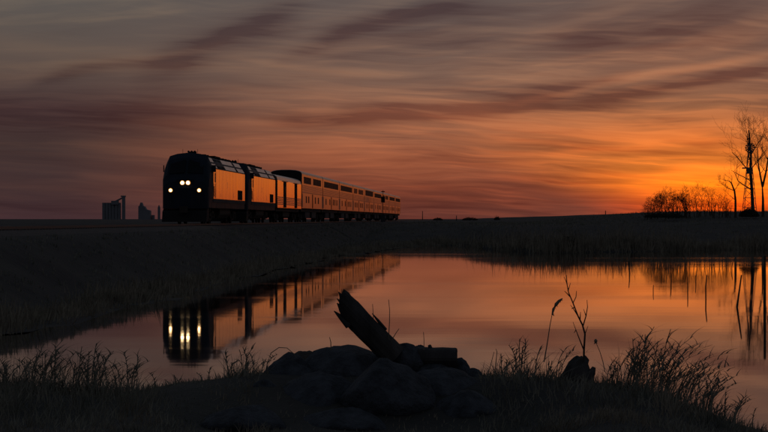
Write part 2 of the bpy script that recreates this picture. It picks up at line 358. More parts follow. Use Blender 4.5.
def make_loco(label, lights):
    root = empty('diesel_locomotive', (0, 0, 0))
    L = 20.5; cx = 1.05; zs = 3.53; zt = 4.24; zr = 4.42
    # roof and body core, dark
    sec = [section(1.30, .95, 1.75, 1.0, 2.15, 2.25, 0.0), section(1.42, .95, 2.25, 1.1, 2.62, 2.72, .16),
           section(1.47, 1.0, 2.75, 1.2, 3.05, 3.14, .48), section(1.49, 1.0, 3.42, 1.22, 4.0, 4.2, 1.35), section(1.50, 1.0, 3.50, 1.20, 4.30, 4.52, 1.75),
           section(1.50, 1.0, 3.53, cx, zt, 4.50, 2.35), section(1.50, 1.0, 3.53, cx, zt, zr, 4.4), section(1.50, 1.0, 3.53, cx, zt, zr, L-.4), section(1.46, 1.0, 3.50, cx-.05, zt-.05, zr-.05, L-.05)]
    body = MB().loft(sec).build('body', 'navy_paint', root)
    def slant(x, y0, y1, z0, z1, off, m_):   # plate lying on the sloped shoulder
        def pt(z): k_ = (z-zs)/(zt-zs); return 1.50+(cx-1.50)*k_
        a, b_ = pt(z0), pt(z1); n_ = Vector((zt-zs, 1.50-cx)).normalized()*off
        q = [(a+.015*0, z0), (b_, z1), (b_+n_.x, z1+n_.y), (a+n_.x, z0+n_.y)]
        return MB().prism_y([(x*qx, qz) for qx, qz in q], y0, y1).build(*m_)
    for sx in (-1, 1):
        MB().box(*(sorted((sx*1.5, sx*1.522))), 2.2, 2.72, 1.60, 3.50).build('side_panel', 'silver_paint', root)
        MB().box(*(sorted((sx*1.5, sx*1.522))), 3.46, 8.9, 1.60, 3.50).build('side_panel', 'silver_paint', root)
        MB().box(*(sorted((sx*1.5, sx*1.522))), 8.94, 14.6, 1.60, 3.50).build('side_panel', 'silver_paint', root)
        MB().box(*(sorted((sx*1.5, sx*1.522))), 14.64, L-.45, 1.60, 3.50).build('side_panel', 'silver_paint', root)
        d_ = MB().box(*(sorted((sx*1.5, sx*1.512))), 2.76, 3.42, 1.60, 3.48).build('cab_door', 'silver_paint', root)
        MB().box(*(sorted((sx*1.512, sx*1.517))), 2.88, 3.30, 2.65, 3.25).build('door_window', 'dark_glass', d_)
        MB().tube([(sx*1.56, 2.82, 1.65), (sx*1.58, 2.82, 2.5), (sx*1.56, 2.82, 2.55)], .016, 5).build('handrail', 'grey_paint', d_)
        for y_ in (5.2, 7.0, 10.8, 12.7, 19.2): MB().box(*(sorted((sx*1.522, sx*1.5235))), y_, y_+.035, 1.62, 3.48).build('panel_seam', 'stainless_dull', root)
        for y_, z0_, z1_ in ((9.6, 2.35, 2.75), (13.2, 1.75, 2.1), (6.0, 1.72, 1.95)): MB().box(*(sorted((sx*1.522, sx*1.528))), y_, y_+.7, z0_, z1_).build('access_hatch', 'silver_paint', root)
        MB().box(*(sorted((sx*1.522, sx*1.532))), 15.6, 18.4, 1.62, 2.30).build('side_grille', 'grille', root)
        MB().box(*(sorted((sx*1.522, sx*1.528))), 2.3, 2.68, 1.75, 2.4).build('side_grille', 'grille', root)
        MB().box(*(sorted((sx*1.5, sx*1.53))), 2.0, L-.3, 1.36, 1.57).build('sill_stripe', 'grey_paint', root)
        for a, b_ in ((2.4, 4.4), (8.9, 11.9), (11.96, 15.0), (16.2, 20.0)):
            slant(sx, a, b_, zs+.03, zt-.02, .03, ('roof_panel', 'roof_silver', root))
        for a, b_ in ((4.5, 8.8), (15.1, 16.1)):
            slant(sx, a, b_, zs+.06, zt-.1, .02, ('roof_grille', 'grille', root))
        slant(sx, 6.6, 6.68, zs+.08, zt-.12, .035, ('grille_bar', 'stainless_dull', root))
        # mirror, cab side window, steps
        MB().box(sx*1.52-.05, sx*1.52+.16*sx+.05, 1.70, 1.78, 3.28, 3.72).build('mirror', 'navy_paint', root, bevel=.015)
        MB().box(*(sorted((sx*1.5, sx*1.506))), 1.72, 2.16, 2.75, 3.38).build('cab_window', 'dark_glass', root)
        MB().box(sx*1.30-.1, sx*1.30+.12, 2.0, 2.5, .42, .47).box(sx*1.34-.1, sx*1.34+.12, 2.0, 2.5, .74, .79).box(sx*1.36-.1, sx*1.36-.06, 2.0, 2.5, .4, 1.0).build('steps', 'black_steel', root)
    # windshields on the raked front (follow the loft between y .48 and 1.35)
    for sx in (-1, 1):
        q = [(.10, .50, 3.20), (1.08, .56, 3.12), (1.06, 1.18, 3.76), (.10, 1.20, 4.02)]
        nrm_ = Vector((0, -.75, .6)).normalized()
        fr = [Vector((sx*x, y-.03, z+.015)) for x, y, z in q]
        MB().loft([[v_+nrm_*.0 for v_ in fr], [v_+nrm_*.03 for v_ in fr]]).build('windshield', 'dark_glass', root)
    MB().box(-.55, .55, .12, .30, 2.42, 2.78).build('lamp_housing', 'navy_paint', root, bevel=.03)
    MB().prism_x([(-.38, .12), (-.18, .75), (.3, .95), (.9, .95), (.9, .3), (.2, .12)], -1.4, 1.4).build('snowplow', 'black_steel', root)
    MB().box(-.16, .16, -.65, .2, .78, 1.02).box(-.24, .24, -.72, -.5, .70, 1.10).build('coupler', 'brake_grime', root)
    MB().box(-.35, .35, L-.05, L+.42, 1.15, 3.2).build('diaphragm', 'black_steel', root)
    for sx in (-1, 1):
        MB().tube([(sx*.9, -.06, 1.2), (sx*.9, -.07, 1.7)], .015, 5).build('grab_iron', 'grey_paint', root)
    if lights:
        for sx in (-.18, .18):
            MB().cyl((sx, .105, 2.57), (0, 1, 0), .155, .03, 20).cyl((sx, .09, 2.57), (0, 1, 0), .13, .0, 20)
            MB().cyl((sx, .11, 2.57), (0, 1, 0), .15, .04, 20).build('lamp_bezel', 'grey_paint', root)
            MB().cyl((sx, .075, 2.57), (0, 1, 0), .095, .03, 20).build('headlight', 'lamp_glow', root)
            MB().cyl((sx, .083, 2.57), (0, 1, 0), .148, .03, 20).build('halo_ring', 'lamp_halo', root)  # glowing ring standing in for the warm halo around the headlight
        for sx in (-.9, .9):
            MB().cyl((sx, .0, 2.10), (0, 1, 0), .14, .14, 20).build('lamp_bezel', 'grey_paint', root)
            MB().cyl((sx, -.085, 2.10), (0, 1, 0), .08, .03, 20).build('ditch_light', 'ditch_glow', root)
            MB().cyl((sx, -.075, 2.10), (0, 1, 0), .13, .03, 20).build('halo_ring', 'lamp_halo', root)  # same painted halo, as a glowing ring around the ditch light
    # roof gear
    for y in (6.0, 7.4, 15.6, 17.2, 18.8):
        MB().cyl((0, y, 4.46), (0, 0, 1), .55, .14, 18).build('roof_fan', 'black_steel', root)
    MB().box(-.7, .7, 9.4, 12.6, 4.38, 4.53).build('roof_hatch', 'black_steel', root, bevel=.04)
    MB().box(-.25, .25, 12.9, 13.7, 4.38, 4.64).build('exhaust_stack', 'black_steel', root, bevel=.03)
    hm = MB()
    for q in (-.2, 0, .2): hm.tube([(q, 3.5, 4.60), (q, 3.05, 4.62)], [.03, .075], 8)
    hm.box(-.26, .26, 3.44, 3.5, 4.5, 4.64).build('air_horn', 'black_steel', root)
    for ax_ in (.45, -.5): MB().tube([(ax_, 2.6, 4.5), (ax_, 2.6, 4.76)], .012, 5).build('antenna', 'black_steel', root)
    # fuel tank
    MB().prism_y([(-1.3, 1.1), (1.3, 1.1), (1.3, .62), (1.05, .34), (-1.05, .34), (-1.3, .62)], 7.2, 13.0).build('fuel_tank', 'brake_grime', root, bevel=.04)
    MB().box(-1.2, 1.2, 1.0, L-.6, 1.0, 1.2).build('underframe', 'black_steel', root)
    for y in (4.1, 16.2): bogie(root, y, .51, 2.75, True)
    tag(root, label, 'locomotive', 'diesel locomotives at the head of the train')
    return root
def round_top(w_, zs, zr, zb, k=9):
    pts = [(w_, zb), (w_, zs)]
    for i in range(1, k):
        a = math.pi*i/k; ca, sa = math.cos(a), math.sin(a)
        pts.append((w_*math.copysign(abs(ca)**.75, ca), zs+(zr-zs)*sa**.8))
    return pts+[(-w_, zs), (-w_, zb)]
def place(root, t):
    root.location = on_track(t); root.rotation_euler = (0, 0, -TH)

l1 = make_loco('leading dark-nosed diesel locomotive with its four front lights lit', True); place(l1, 134.8)
l2 = make_loco('second diesel locomotive coupled between the lit leader and the low baggage car', False); place(l2, 157.2)

def side_box(m_, sx, x0, x1, *a): return m_.box(*sorted((sx*x0, sx*x1)), *a)
# baggage car
bc = empty('baggage_car', (0, 0, 0)); L = 23.2
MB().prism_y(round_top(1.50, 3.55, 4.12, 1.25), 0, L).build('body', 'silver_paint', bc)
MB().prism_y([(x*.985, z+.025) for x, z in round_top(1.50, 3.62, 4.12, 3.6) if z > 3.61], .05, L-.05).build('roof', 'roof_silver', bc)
for sx in (-1, 1):
    cm = MB()
    for k in range(5): side_box(cm, sx, 1.5, 1.516, .25, L-.25, 1.52+k*.145, 1.60+k*.145)
    cm.build('corrugation', 'stainless_dull', bc)
    for y in (5.6, 16.4):
        d_ = side_box(MB(), sx, 1.52, 1.545, y, y+2.0, 1.28, 3.50).build('sliding_door', 'grille', bc)
        side_box(MB(), sx, 1.545, 1.552, y+.6, y+1.4, 2.6, 3.1).build('door_window', 'dark_glass', d_)
        side_box(MB(), sx, 1.5, 1.6, y-1.0, y+3.0, 3.51, 3.56).build('door_rail', 'stainless_dull', bc)
MB().box(-1.3, 1.3, .5, L-.5, .95, 1.25).build('underframe', 'black_steel', bc)
MB().box(-1.15, 1.15, 8.5, 14.5, .5, .95).build('equipment_box', 'brake_grime', bc)
MB().box(-.45, .45, -.28, 0, 1.2, 3.4).build('diaphragm', 'black_steel', bc)
for y in (3.0, L-3.0): bogie(bc, y, .46, 2.6, False)
tag(bc, 'low single-deck baggage car with two dark doors behind the second locomotive', 'railway car'); place(bc, 179.4)

# double-deck cars
def make_double(kind):
    root = empty('double_deck_car', (0, 0, 0)); L = 25.75
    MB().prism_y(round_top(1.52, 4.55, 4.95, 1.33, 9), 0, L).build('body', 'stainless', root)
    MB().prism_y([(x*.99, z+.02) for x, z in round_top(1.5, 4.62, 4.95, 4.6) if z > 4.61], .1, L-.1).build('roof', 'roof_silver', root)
    for y0, y1 in ((-.03, 0), (L, L+.03)): MB().prism_y([(x*.985, z-.01) for x, z in round_top(1.52, 4.55, 4.94, 1.36, 9)], y0, y1).build('end_wall', 'black_steel', root)
    ups = {'coach': [(1.6+k*1.72, 1.5) for k in range(13)], 'lounge': [(2.2+k*1.52, 1.4) for k in range(14)],
           'sleeper': [(1.7+k*1.9, 1.35) for k in range(4)]+[(11.6+k*1.9, 1.35) for k in range(6)],
           'crew': [(2.0+k*1.75, 1.5) for k in range(5)]+[(13.2+k*1.75, 1.5) for k in range(6)]}[kind]
    for sx in (-1, 1):
        up = None; lo = None
        for y, w_ in ups:
            if up is None: up = side_box(MB(), sx, 1.52, 1.534, 0, w_, 3.70, 4.34 if kind != 'lounge' else 4.5).build('upper_window', 'dark_glass', root); up.location = (0, y, 0)
            else: share(up, root, (0, y, 0))
        for y in {'coach': (3.8, 9.6, 14.9, 17.5, 20.8), 'lounge': (4.2, 8.4, 15.8, 18.9, 21.5), 'sleeper': (3.4, 6.0, 9.0, 15.5, 18.2, 21.0), 'crew': (4.4, 7.2, 15.5, 19.4)}[kind]:
            if lo is None: lo = side_box(MB(), sx, 1.52, 1.534, 0, 1.15, 1.85, 2.50).build('lower_window', 'dark_glass', root); lo.location = (0, y, 0)
            else: share(lo, root, (0, y, 0))
        side_box(MB(), sx, 1.52, 1.53, 12.0, 13.0, 1.36, 2.75).build('side_door', 'grille', root)
        cm = MB()
        for z in (2.98, 3.10, 3.22, 3.34, 3.46): side_box(cm, sx, 1.52, 1.529, .1, L-.1, z, z+.05)
        cm.build('corrugation', 'stainless_dull', root)
        side_box(MB(), sx, 1.52, 1.525, .1, L-.1, 2.78, 2.9).build('stripe', 'stripe_blue', root)
        for y0, y1 in ((.02, .9), (L-.9, L-.02)): side_box(MB(), sx, 1.52, 1.527, y0, y1, 1.45, 2.7).build('vestibule_panel', 'stainless_dull', root)
    MB().box(-1.35, 1.35, .4, L-.4, 1.0, 1.33).build('underframe', 'black_steel', root)
    MB().box(-1.3, 1.3, 6.2, 11.6, .38, 1.0).box(-1.3, 1.3, 14.0, 19.6, .38, 1.0).build('equipment_box', 'grey_paint', root, bevel=.03)
    MB().box(-.5, .5, -.3, -.03, 2.3, 4.3).build('diaphragm', 'black_steel', root)
    MB().box(-.6, .6, 6, 8, 4.96, 5.03).box(-.6, .6, 17.5, 19.5, 4.96, 5.03).build('roof_vent', 'stainless_dull', root)
    for y in (3.0, L-3.0): bogie(root, y, .46, 2.6, False)
    return root
kinds = ['crew', 'coach', 'coach', 'sleeper', 'lounge', 'coach', 'sleeper', 'coach', 'coach']
dl = ['first double-deck car, its dark end wall rising above the low baggage car',
      'double-deck car second after the baggage car, one long upper window row', 'double-deck car third after the baggage car, third seam back',
      'double-deck car fourth after the baggage car, midway down the train', 'double-deck car fifth after the baggage car, tall upper lounge windows',
      'double-deck car sixth after the baggage car, toward the far end', 'double-deck car behind the dark trackside signal, third from the rear',
      'last double-deck car but one at the far end of the train', 'rearmost double-deck car ending the train against the orange sky']
prot = {}
for i, k in enumerate(kinds):
    if k not in prot: o = prot[k] = make_double(k)
    else: o = copy_tree(prot[k])
    tag(o, dl[i], 'railway car', 'double-deck passenger cars of the train'); place(o, 203.2+i*26.35)

# trackside signal by the rear cars
q = P(383, 219, 330); sg = empty('trackside_signal', (q.x, 330, 2.1))
MB().tube([(0, 0, 0), (0, 0, 4.9)], [.045, .04], 8).build('mast', 'black_steel', sg)
MB().box(-.3, .3, -.1, .1, 3.0, 3.9).cyl((0, -.16, 3.7), (0, 1, 0), .16, .14, 12).cyl((0, -.16, 3.2), (0, 1, 0), .16, .14, 12).build('signal_head', 'black_steel', sg)
MB().box(-.28, .28, -.06, .06, 4.6, 4.74).build('signal_arm', 'black_steel', sg); MB().box(-.35, .35, -.3, .3, 0, 1.1).build('relay_box', 'grey_paint', sg)
tag(sg, 'dark trackside signal standing in front of the rear train cars', 'railway signal')

# ------------------------------------------------------------------ far skyline
def far(px, Y, z=1.9): return ((px-384)/F*Y, Y, z)
ge = empty('grain_elevator', far(113, 2600))
m_ = 2600/F
for k in range(6):
    MB().cyl((-9.2*m_+k*3.1*m_, 0, 8*m_), (0, 0, 1), 1.6*m_, 16*m_+2, 14).build('silo', 'concrete_dim', ge)
MB().box(-1.5*m_, 5.5*m_, -4, 4, 15*m_, 18.8*m_).build('headhouse', 'concrete_dim', ge)
tw = MB().box(9.2*m_, 12.1*m_, -3, 3, -1, 23.8*m_).box(8*m_, 12.6*m_, -3.4, 3.4, 22.6*m_, 24*m_).build('elevator_tower', 'concrete_dim', ge)
MB().tube([(10*m_, 0, 22*m_), (2*m_, 0, 18*m_)], 1, 5).build('conveyor', 'metal_dim', ge)
tag(ge, 'wide grain elevator with a tall slim tower on the left horizon', 'grain elevator')
g2 = empty('grain_elevator', far(145, 2700)); m_ = 2700/F
MB().prism_y([(-6*m_, -1), (-6*m_, 13*m_), (-4.8*m_, 14*m_), (-4*m_, 17*m_), (-3*m_, 17*m_), (-1.8*m_, 13.5*m_), (0, 13*m_), (1.6*m_, 10*m_), (5.6*m_, 9*m_), (5.8*m_, 0), (5.8*m_, -1)], -8, 8).build('mill_house', 'concrete_dim', g2)
for k in range(3): MB().cyl((7.8*m_+k*.0, 4*k, 2*m_), (0, 0, 1), 1.3*m_, 5*m_, 12).build('silo', 'concrete_dim', g2)
tag(g2, 'stepped grain elevator with a peaked roof between the wide elevator and the train', 'grain elevator')
g3 = empty('grain_elevator', far(159, 2800)); m_ = 2800/F
MB().cyl((0, 0, 5.5*m_), (0, 0, 1), 1.3*m_, 13*m_, 12).build('silo', 'concrete_dim', g3); MB().tube([(0, 0, 12*m_), (0, 0, 14.5*m_)], [1.3*m_, .3*m_], 10).build('roof', 'metal_dim', g3)
tag(g3, 'single thin silo just left of the locomotive nose', 'silo')

def pole(px, ytop, Y, label, cross=True):
    z0 = h1((px-384)/F*Y, Y); r = empty('utility_pole', ((px-384)/F*Y, Y, z0-.3)); H = CZ+(HOR-ytop)/F*Y-z0+.3
    MB().tube([(0, 0, 0), (0, 0, H)], [.16, .10], 7).build('post', 'post_wood', r)
    if cross: MB().box(-1.3, 1.3, -.08, .08, H-.9, H-.7).build('crossarm', 'post_wood', r)
    tag(r, label, 'utility pole', 'poles on the far horizon')
pole(422.5, 211, 700, 'thin pole on the horizon just right of the train end', False)
pole(456.5, 215.5, 650, 'short pole on the horizon at the centre of the picture', False)
pole(605.5, 210.5, 600, 'thin pole on the horizon beside two small far bushes', False)

# ------------------------------------------------------------------ bare trees
def branch(mb, p0, d, L, r, lvl, maxl, rnd, up=.12, spread=.6, kids=3, wig=.16, minr=.004):
    n_ = 5 if lvl < 2 else 3
    pts = [p0]; rs = [r]; p_ = p0.copy(); dd = d.normalized()
    for i in range(n_):
        dd = (dd+Vector((rnd.gauss(0, wig), rnd.gauss(0, wig), rnd.gauss(0, wig)+up*.5))).normalized()
        p_ = p_+dd*L/n_; pts.append(p_.copy()); rs.append(max(minr, r*(1-.62*(i+1)/n_)))
    mb.tube(pts, rs, 6 if lvl == 0 else (4 if lvl == 1 else 3), cap=False)
    if lvl >= maxl: return
    k = kids+(1 if rnd.random() < .5 else 0)
    for j in range(k):
        t = rnd.uniform(.35, 1.0) if lvl else rnd.uniform(.38, 1.0)
        if j == 0: t = 1.0
        i = min(n_-1, int(t*n_)); fr = t*n_-i
        q_ = pts[i].lerp(pts[i+1], min(1, fr)); rq = rs[i]*(1-fr)+rs[i+1]*fr
        side = Vector((rnd.gauss(0, 1), rnd.gauss(0, 1), rnd.gauss(0, .35))).normalized()
        nd = (dd*(1-spread*.5)+side*spread+Vector((0, 0, up))).normalized()
        branch(mb, q_, nd, L*rnd.uniform(.55, .8), max(minr, rq*.72), lvl+1, maxl, rnd, up, spread, kids, wig*1.1, minr)
def tree(name, px, Y, label, trunk, cr, seed, group=None, tips=4, cat='tree'):
    x = (px-384)/F*Y; z0 = h1(x, Y); root = empty(name, (x, Y, z0)); rnd = random.Random(seed)
    pts = [Vector(((a-px)/F*Y, bb, CZ+(HOR-c)/F*Y-z0)) for a, c, bb in trunk]
    pts[0].z = -.3
    rs = [cr*(1-.65*i/(len(pts)-1)) for i in range(len(pts))]
    MB().tube(pts, rs, 8).build('trunk', 'bark', root)
    return root, pts, rs, rnd
def crown(root, pts, rs, rnd, lst, mr=.007):
    mb = MB()
    for (i, dx_, dz_, L_, r_, ml, kd) in lst:
        L_ *= .78
        k = min(len(pts)-1, int(i)); q_ = pts[k] if i == k or k+1 >= len(pts) else pts[k].lerp(pts[k+1], i-k)
        branch(mb, q_.copy(), Vector((dx_, rnd.uniform(-.4, .4), dz_)), L_, r_, 1, ml, rnd, .10, .62, kd, .14, mr)
    mb.build('crown', 'bark', root)
YT = 258
# tall tree beside the windmill (trunk at column 750)
rt, pts, rs, rnd = tree('bare_tree', 752, YT, '', [(753, 214, 0), (752, 190, .1), (750.5, 172, .2), (751, 155, .0), (750, 141, .3), (749, 130, .2)], .20, 3)
crown(rt, pts, rs, rnd, [(1, -.9, .75, 4.6, .085, 4, 3), (1.5, -.95, .25, 3.6, .06, 4, 3), (2, -.75, .8, 4.2, .08, 4, 3), (2, .6, .9, 3.6, .07, 4, 3), (2.6, -.5, 1, 4.2, .07, 4, 3), (3, .5, 1, 3.4, .06, 4, 3),
                         (3.2, -.45, 1, 3.6, .06, 4, 3), (4, .2, 1, 2.2, .04, 4, 3), (4, -.3, 1, 2.2, .04, 4, 3), (5, 0, 1, 1.2, .03, 3, 3)])
tag(rt, 'tall bare tree with upswept limbs rising behind the old wind pump', 'tree')
rt, pts, rs, rnd = tree('bare_tree', 764, YT-4, '', [(763, 214, 0), (763, 200, 0), (762.5, 187, .1)], .2, 8)
p2 = [Vector(((a-764)/F*254, 0, CZ+(HOR-c)/F*254-rt.location.z)) for a, c in ((762.5, 187), (760, 174), (758, 162), (757.5, 148))]
p3 = [Vector(((a-764)/F*254, 0, CZ+(HOR-c)/F*254-rt.location.z)) for a, c in ((762.5, 187), (766, 172), (768, 160), (770, 145), (771, 134))]
MB().tube(p2, [.13, .10, .08, .05], 6).tube(p3, [.14, .11, .09, .06, .04], 6).build('limb', 'bark', rt)
mb = MB()
for pp in (p2, p3):
    for k in (1, 2, 2, 3):
        if k < len(pp):
            for sx in (-1, 1): branch(mb, pp[k].copy(), Vector((sx*.55, rnd.uniform(-.4, .4), .9)), rnd.uniform(1.5, 2.3), .04, 1, 4, rnd, .1, .6, 3, .14, .007)
mb.build('crown', 'bark', rt)
tag(rt, 'bare forked tree at the right edge, right of the wind pump', 'tree')
rt, pts, rs, rnd = tree('bare_tree', 735, YT-8, '', [(735.5, 214, 0), (735.5, 200, 0), (734.5, 191, 0), (731.5, 183, .1), (729.5, 181, .1)], .15, 21)
crown(rt, pts, rs, rnd, [(2, -.8, .5, 2.0, .05, 4, 3), (3, .2, .7, 1.3, .04, 4, 2), (2, .7, .7, 1.4, .04, 3, 3), (4, -1, -.1, 1.0, .04, 3, 3), (1, -.9, .4, 1.6, .04, 4, 3)])
tag(rt, 'short crooked bare tree leaning left, left of the wind pump', 'tree')
# thicket of bare shrubs
thick = [(648, 203, 5), (655, 198, 6), (662, 194, 6), (669, 193, 7), (676, 195, 7), (683, 193, 7), (690, 189, 6), (696, 188, 5), (703, 189, 5), (709, 188, 5), (716, 191, 5), (723, 194, 5), (729, 197, 4)]
words = ['leftmost low shrub of the bare thicket by the sunset glow', 'second shrub from the left end of the bare thicket', 'third shrub from the left end of the bare thicket', 'fourth shrub from the left in the bare thicket',
         'dense shrub in the middle left of the bare thicket', 'dense shrub in the very middle of the thicket', 'taller upright shrub just right of the thicket middle', 'tall thin-stemmed shrub, sixth from the right end of the thicket',
         'upright shrub fifth from the right end of the thicket', 'upright shrub fourth from the right end of the thicket', 'thin open shrub third from the right end of the thicket',
         'thin open shrub second from the right end of the thicket', 'rightmost low shrub of the thicket beside the crooked tree']
for i, (px, yt, ns) in enumerate(thick):
    Yt = 255+random.uniform(-6, 8); x = (px-384)/F*Yt; z0 = h1(x, Yt); H = CZ+(HOR-yt)/F*Yt-z0
    root = empty('bare_shrub', (x, Yt, z0)); rnd = random.Random(100+i); mb = MB(); st = MB()
    for k in range(ns+(1 if i < 6 else 0)):
        a = rnd.uniform(0, 6.28); ln = rnd.uniform(.05, .32); b0 = Vector((rnd.uniform(-.45, .45), rnd.uniform(-.4, .4), -.2))
        d = Vector((math.cos(a)*ln, math.sin(a)*ln, 1)).normalized(); hh_ = H*rnd.uniform(.55, .82)
        top = b0+d*hh_; mid = b0.lerp(top, .5)+Vector((rnd.gauss(0, .08), 0, 0))
        st.tube([b0, mid, top], [.045, .032, .02], 4)
        for t in (.35, .65, 1.0):
            q_ = b0.lerp(top, t); sx = rnd.choice((-1, 1))
            branch(mb, q_, Vector((sx*rnd.uniform(.2, .9), rnd.uniform(-.5, .5), .9)), H*rnd.uniform(.22, .36), .018, 1, 4 if i < 6 and t > .5 else 3, rnd, .08, .7, 3, .18, .0065)
    st.build('stem', 'bark', root); mb.build('twigs', 'bark', root)
    tag(root, words[i], 'shrub', 'bare shrubs of the thicket on the right horizon')
# dense low bushes
def leaf_bush(name, px, py, wpx, hpx, Y, label, nl=2600, group=None, cat='bush', sz=.10):
    x = (px-384)/F*Y; zb = CZ+(HOR-py)/F*Y; W = wpx/F*Y/2; H = hpx/F*Y
    root = empty(name, (x, Y, zb)); V_, F_ = [], []
    for k in range(nl):
        a = rng.uniform(0, 6.283); rr_ = math.sqrt(rng.uniform(0, 1)); u = rr_*math.cos(a); v_ = rr_*math.sin(a)
        top = H*(1-rr_**2.2)**.6*(.75+.35*noise.noise(Vector((u*2.2+px, v_*2.2, 1))))
        z = rng.uniform(-.1, 1)*top; c = Vector((u*W, v_*W*.7, z)); s_ = sz*rng.uniform(.5, 1.4)
        d = Vector(rng.normal(size=3)).normalized(); e = d.orthogonal().normalized()
        o_ = len(V_); V_ += [c-d*s_, c+e*s_*.4, c+d*s_, c-e*s_*.4]; F_.append((o_, o_+1, o_+2, o_+3))
    raw('foliage', [tuple(q_) for q_ in V_], F_, 'far_scrub', root)
    mb = MB()
    for k in range(7): branch(mb, Vector((rng.uniform(-W*.5, W*.5), 0, -.1)), Vector((rng.uniform(-.6, .6), rng.uniform(-.5, .5), 1)), H*.8, .02, 1, 3, random.Random(k), .1, .6, 3)
    mb.build('stems', 'bark', root); tag(root, label, cat, group); return root
leaf_bush('round_bush', 749, 216, 20, 10, YT-12, 'dense dark rounded bush at the foot of the wind pump', 3600)
leaf_bush('low_bush', 664, 217, 40, 5, YT-14, 'low dark scrub bush beneath the left half of the bare thicket', 3000)
leaf_bush('small_bush', 592, 219.5, 8, 4.5, 600, 'small far bush on the horizon, left of the pair by the thin pole', 700, 'far bushes on the horizon', sz=.2)
leaf_bush('small_bush', 600, 219.5, 9, 5, 600, 'small far bush on the horizon, nearest the thin pole', 700, 'far bushes on the horizon', sz=.2)
leaf_bush('small_bush', 580, 219.8, 7, 3, 620, 'faintest far bush on the horizon, left of two others by the pole', 500, 'far bushes on the horizon', sz=.2)
leaf_bush('small_bush', 497, 219.6, 6, 3.5, 500, 'tiny lone bush on the horizon right of the picture centre', 400, 'far bushes on the horizon', sz=.15)
for (px, wp, hp, lb) in ((470, 16, 3, 'long low bush on the horizon beside the short pole'), (438, 10, 2.4, 'flat low bush on the horizon between the two thin poles')):
    leaf_bush('low_bush', px, 219.9, wp, hp, 480, lb, 700, 'far bushes on the horizon', sz=.15)

leaf_bush('shore_bush', 567, 250.5, 15, 18, 165, 'dark rounded bush at the far waterline, above the dead sapling', 1800, sz=.12)
leaf_bush('shore_bush', 535, 250.5, 22, 10, 172, 'low wide bush at the far waterline, above the drooping reed', 1400, sz=.12)
# old wind pump
wx, wy = P(749.5, 214, YT-2).x, YT-2; wz = h1(wx, wy); wp = empty('wind_pump', (wx, wy, wz)); Ht = CZ+(HOR-150)/F*wy-wz
lg = [(-.8, -.8), (.8, -.8), (.8, .8), (-.8, .8)]
for (a, b_) in lg: MB().tube([(a, b_, -.2), (a*.16, b_*.16, Ht)], .038, 5).build('leg', 'metal_dim', wp)
br_ = MB()
for k in range(1, 7):
    t = k/7; s0 = 1-.84*t; s1 = 1-.84*(t+1/7)
    for j in range(4):
        a, b_ = lg[j], lg[(j+1) % 4]
        br_.tube([(a[0]*s0, a[1]*s0, Ht*t), (b_[0]*s0, b_[1]*s0, Ht*t)], .03, 4)
        br_.tube([(a[0]*s0, a[1]*s0, Ht*t), (b_[0]*s1, b_[1]*s1, Ht*(t+1/7))], .022, 4)
br_.build('lattice', 'metal_dim', wp)
MB().box(-.85, .3, -.3, .3, Ht*.72, Ht*.72+.16).box(-.3, .3, -.3, .3, Ht*.72-.6, Ht*.72).build('platform', 'metal_dim', wp)
hub = MB(); hub.cyl((0, -.25, Ht+.25), (0, 1, 0), .13, .3, 10).build('hub', 'metal_dim', wp)
fa = Vector((.85, -.5, 0)).normalized(); fb = Vector((0, 0, 1)); c0 = Vector((0, -.35, Ht+.25)); fn = fa.cross(fb)
rim = MB(); rim.tube([c0+(fa*math.cos(t)+fb*math.sin(t))*.55 for t in np.linspace(0, 6.283, 21)], .018, 4).build('wheel_rim', 'metal_dim', wp)
for k in range(12):
    t = k/12*6.283; d = fa*math.cos(t)+fb*math.sin(t); e = (fa*-math.sin(t)+fb*math.cos(t))
    q_ = [c0+d*.16-e*.04, c0+d*.62-e*.10+fn*.03, c0+d*.62+e*.10-fn*.05, c0+d*.16+e*.04]
    MB().loft([q_, [v_+fn*.012 for v_ in q_]]).build('blade', 'metal_dim', wp)
MB().tube([(0, 0, Ht+.25), (.3, 1.2, Ht+.25)], .03, 5).box(.26, .30, 1.0, 1.9, Ht-.05, Ht+.5).build('tail_vane', 'metal_dim', wp)
MB().tube([(0, 0, Ht-.1), (0, 0, Ht+.35)], .12, 8).build('gearbox', 'metal_dim', wp)
tag(wp, 'old farm wind pump on a lattice tower among the bare trees', 'windmill')

# ------------------------------------------------------------------ stakes in the water
stk = [(764.5, 256, 308, .055, 0, 'tallest upright wooden stake in the water at the right edge'), (706, 275, 298.5, .03, 0, 'straight slim stake standing alone left of the leaning one'),
       (687.5, 277, 292, .025, 0, 'thin stake third from the right among the water stakes'), (671, 262, 280, .03, 0, 'thin stake in front of the thicket reflection'),
       (653.5, 285, 292.5, .02, 0, 'very short stake, lower left of the thicket reflection'), (696, 275, 284, .02, 0, 'small stake just left of the straight slim one'),
       (629.5, 261, 274.5, .035, 0, 'stoutest stake of the left group near the far bank'), (613, 261, 270, .022, 0, 'thin stake left of the stout one near the far bank'),
       (605.5, 259, 266.5, .02, 0, 'leftmost thin stake near the far bank'), (621.5, 266, 271, .018, 0, 'tiny stake close left of the stout one'),
       (661, 268, 277, .02, 0, 'tiny stake at the left side of the thicket reflection'),
       (732, 262, 271, .03, 0, 'short stake left of the leaning stake, close to the far bank'), (680, 266, 276, .02, 0, 'little stake in the middle of the thicket reflection')]
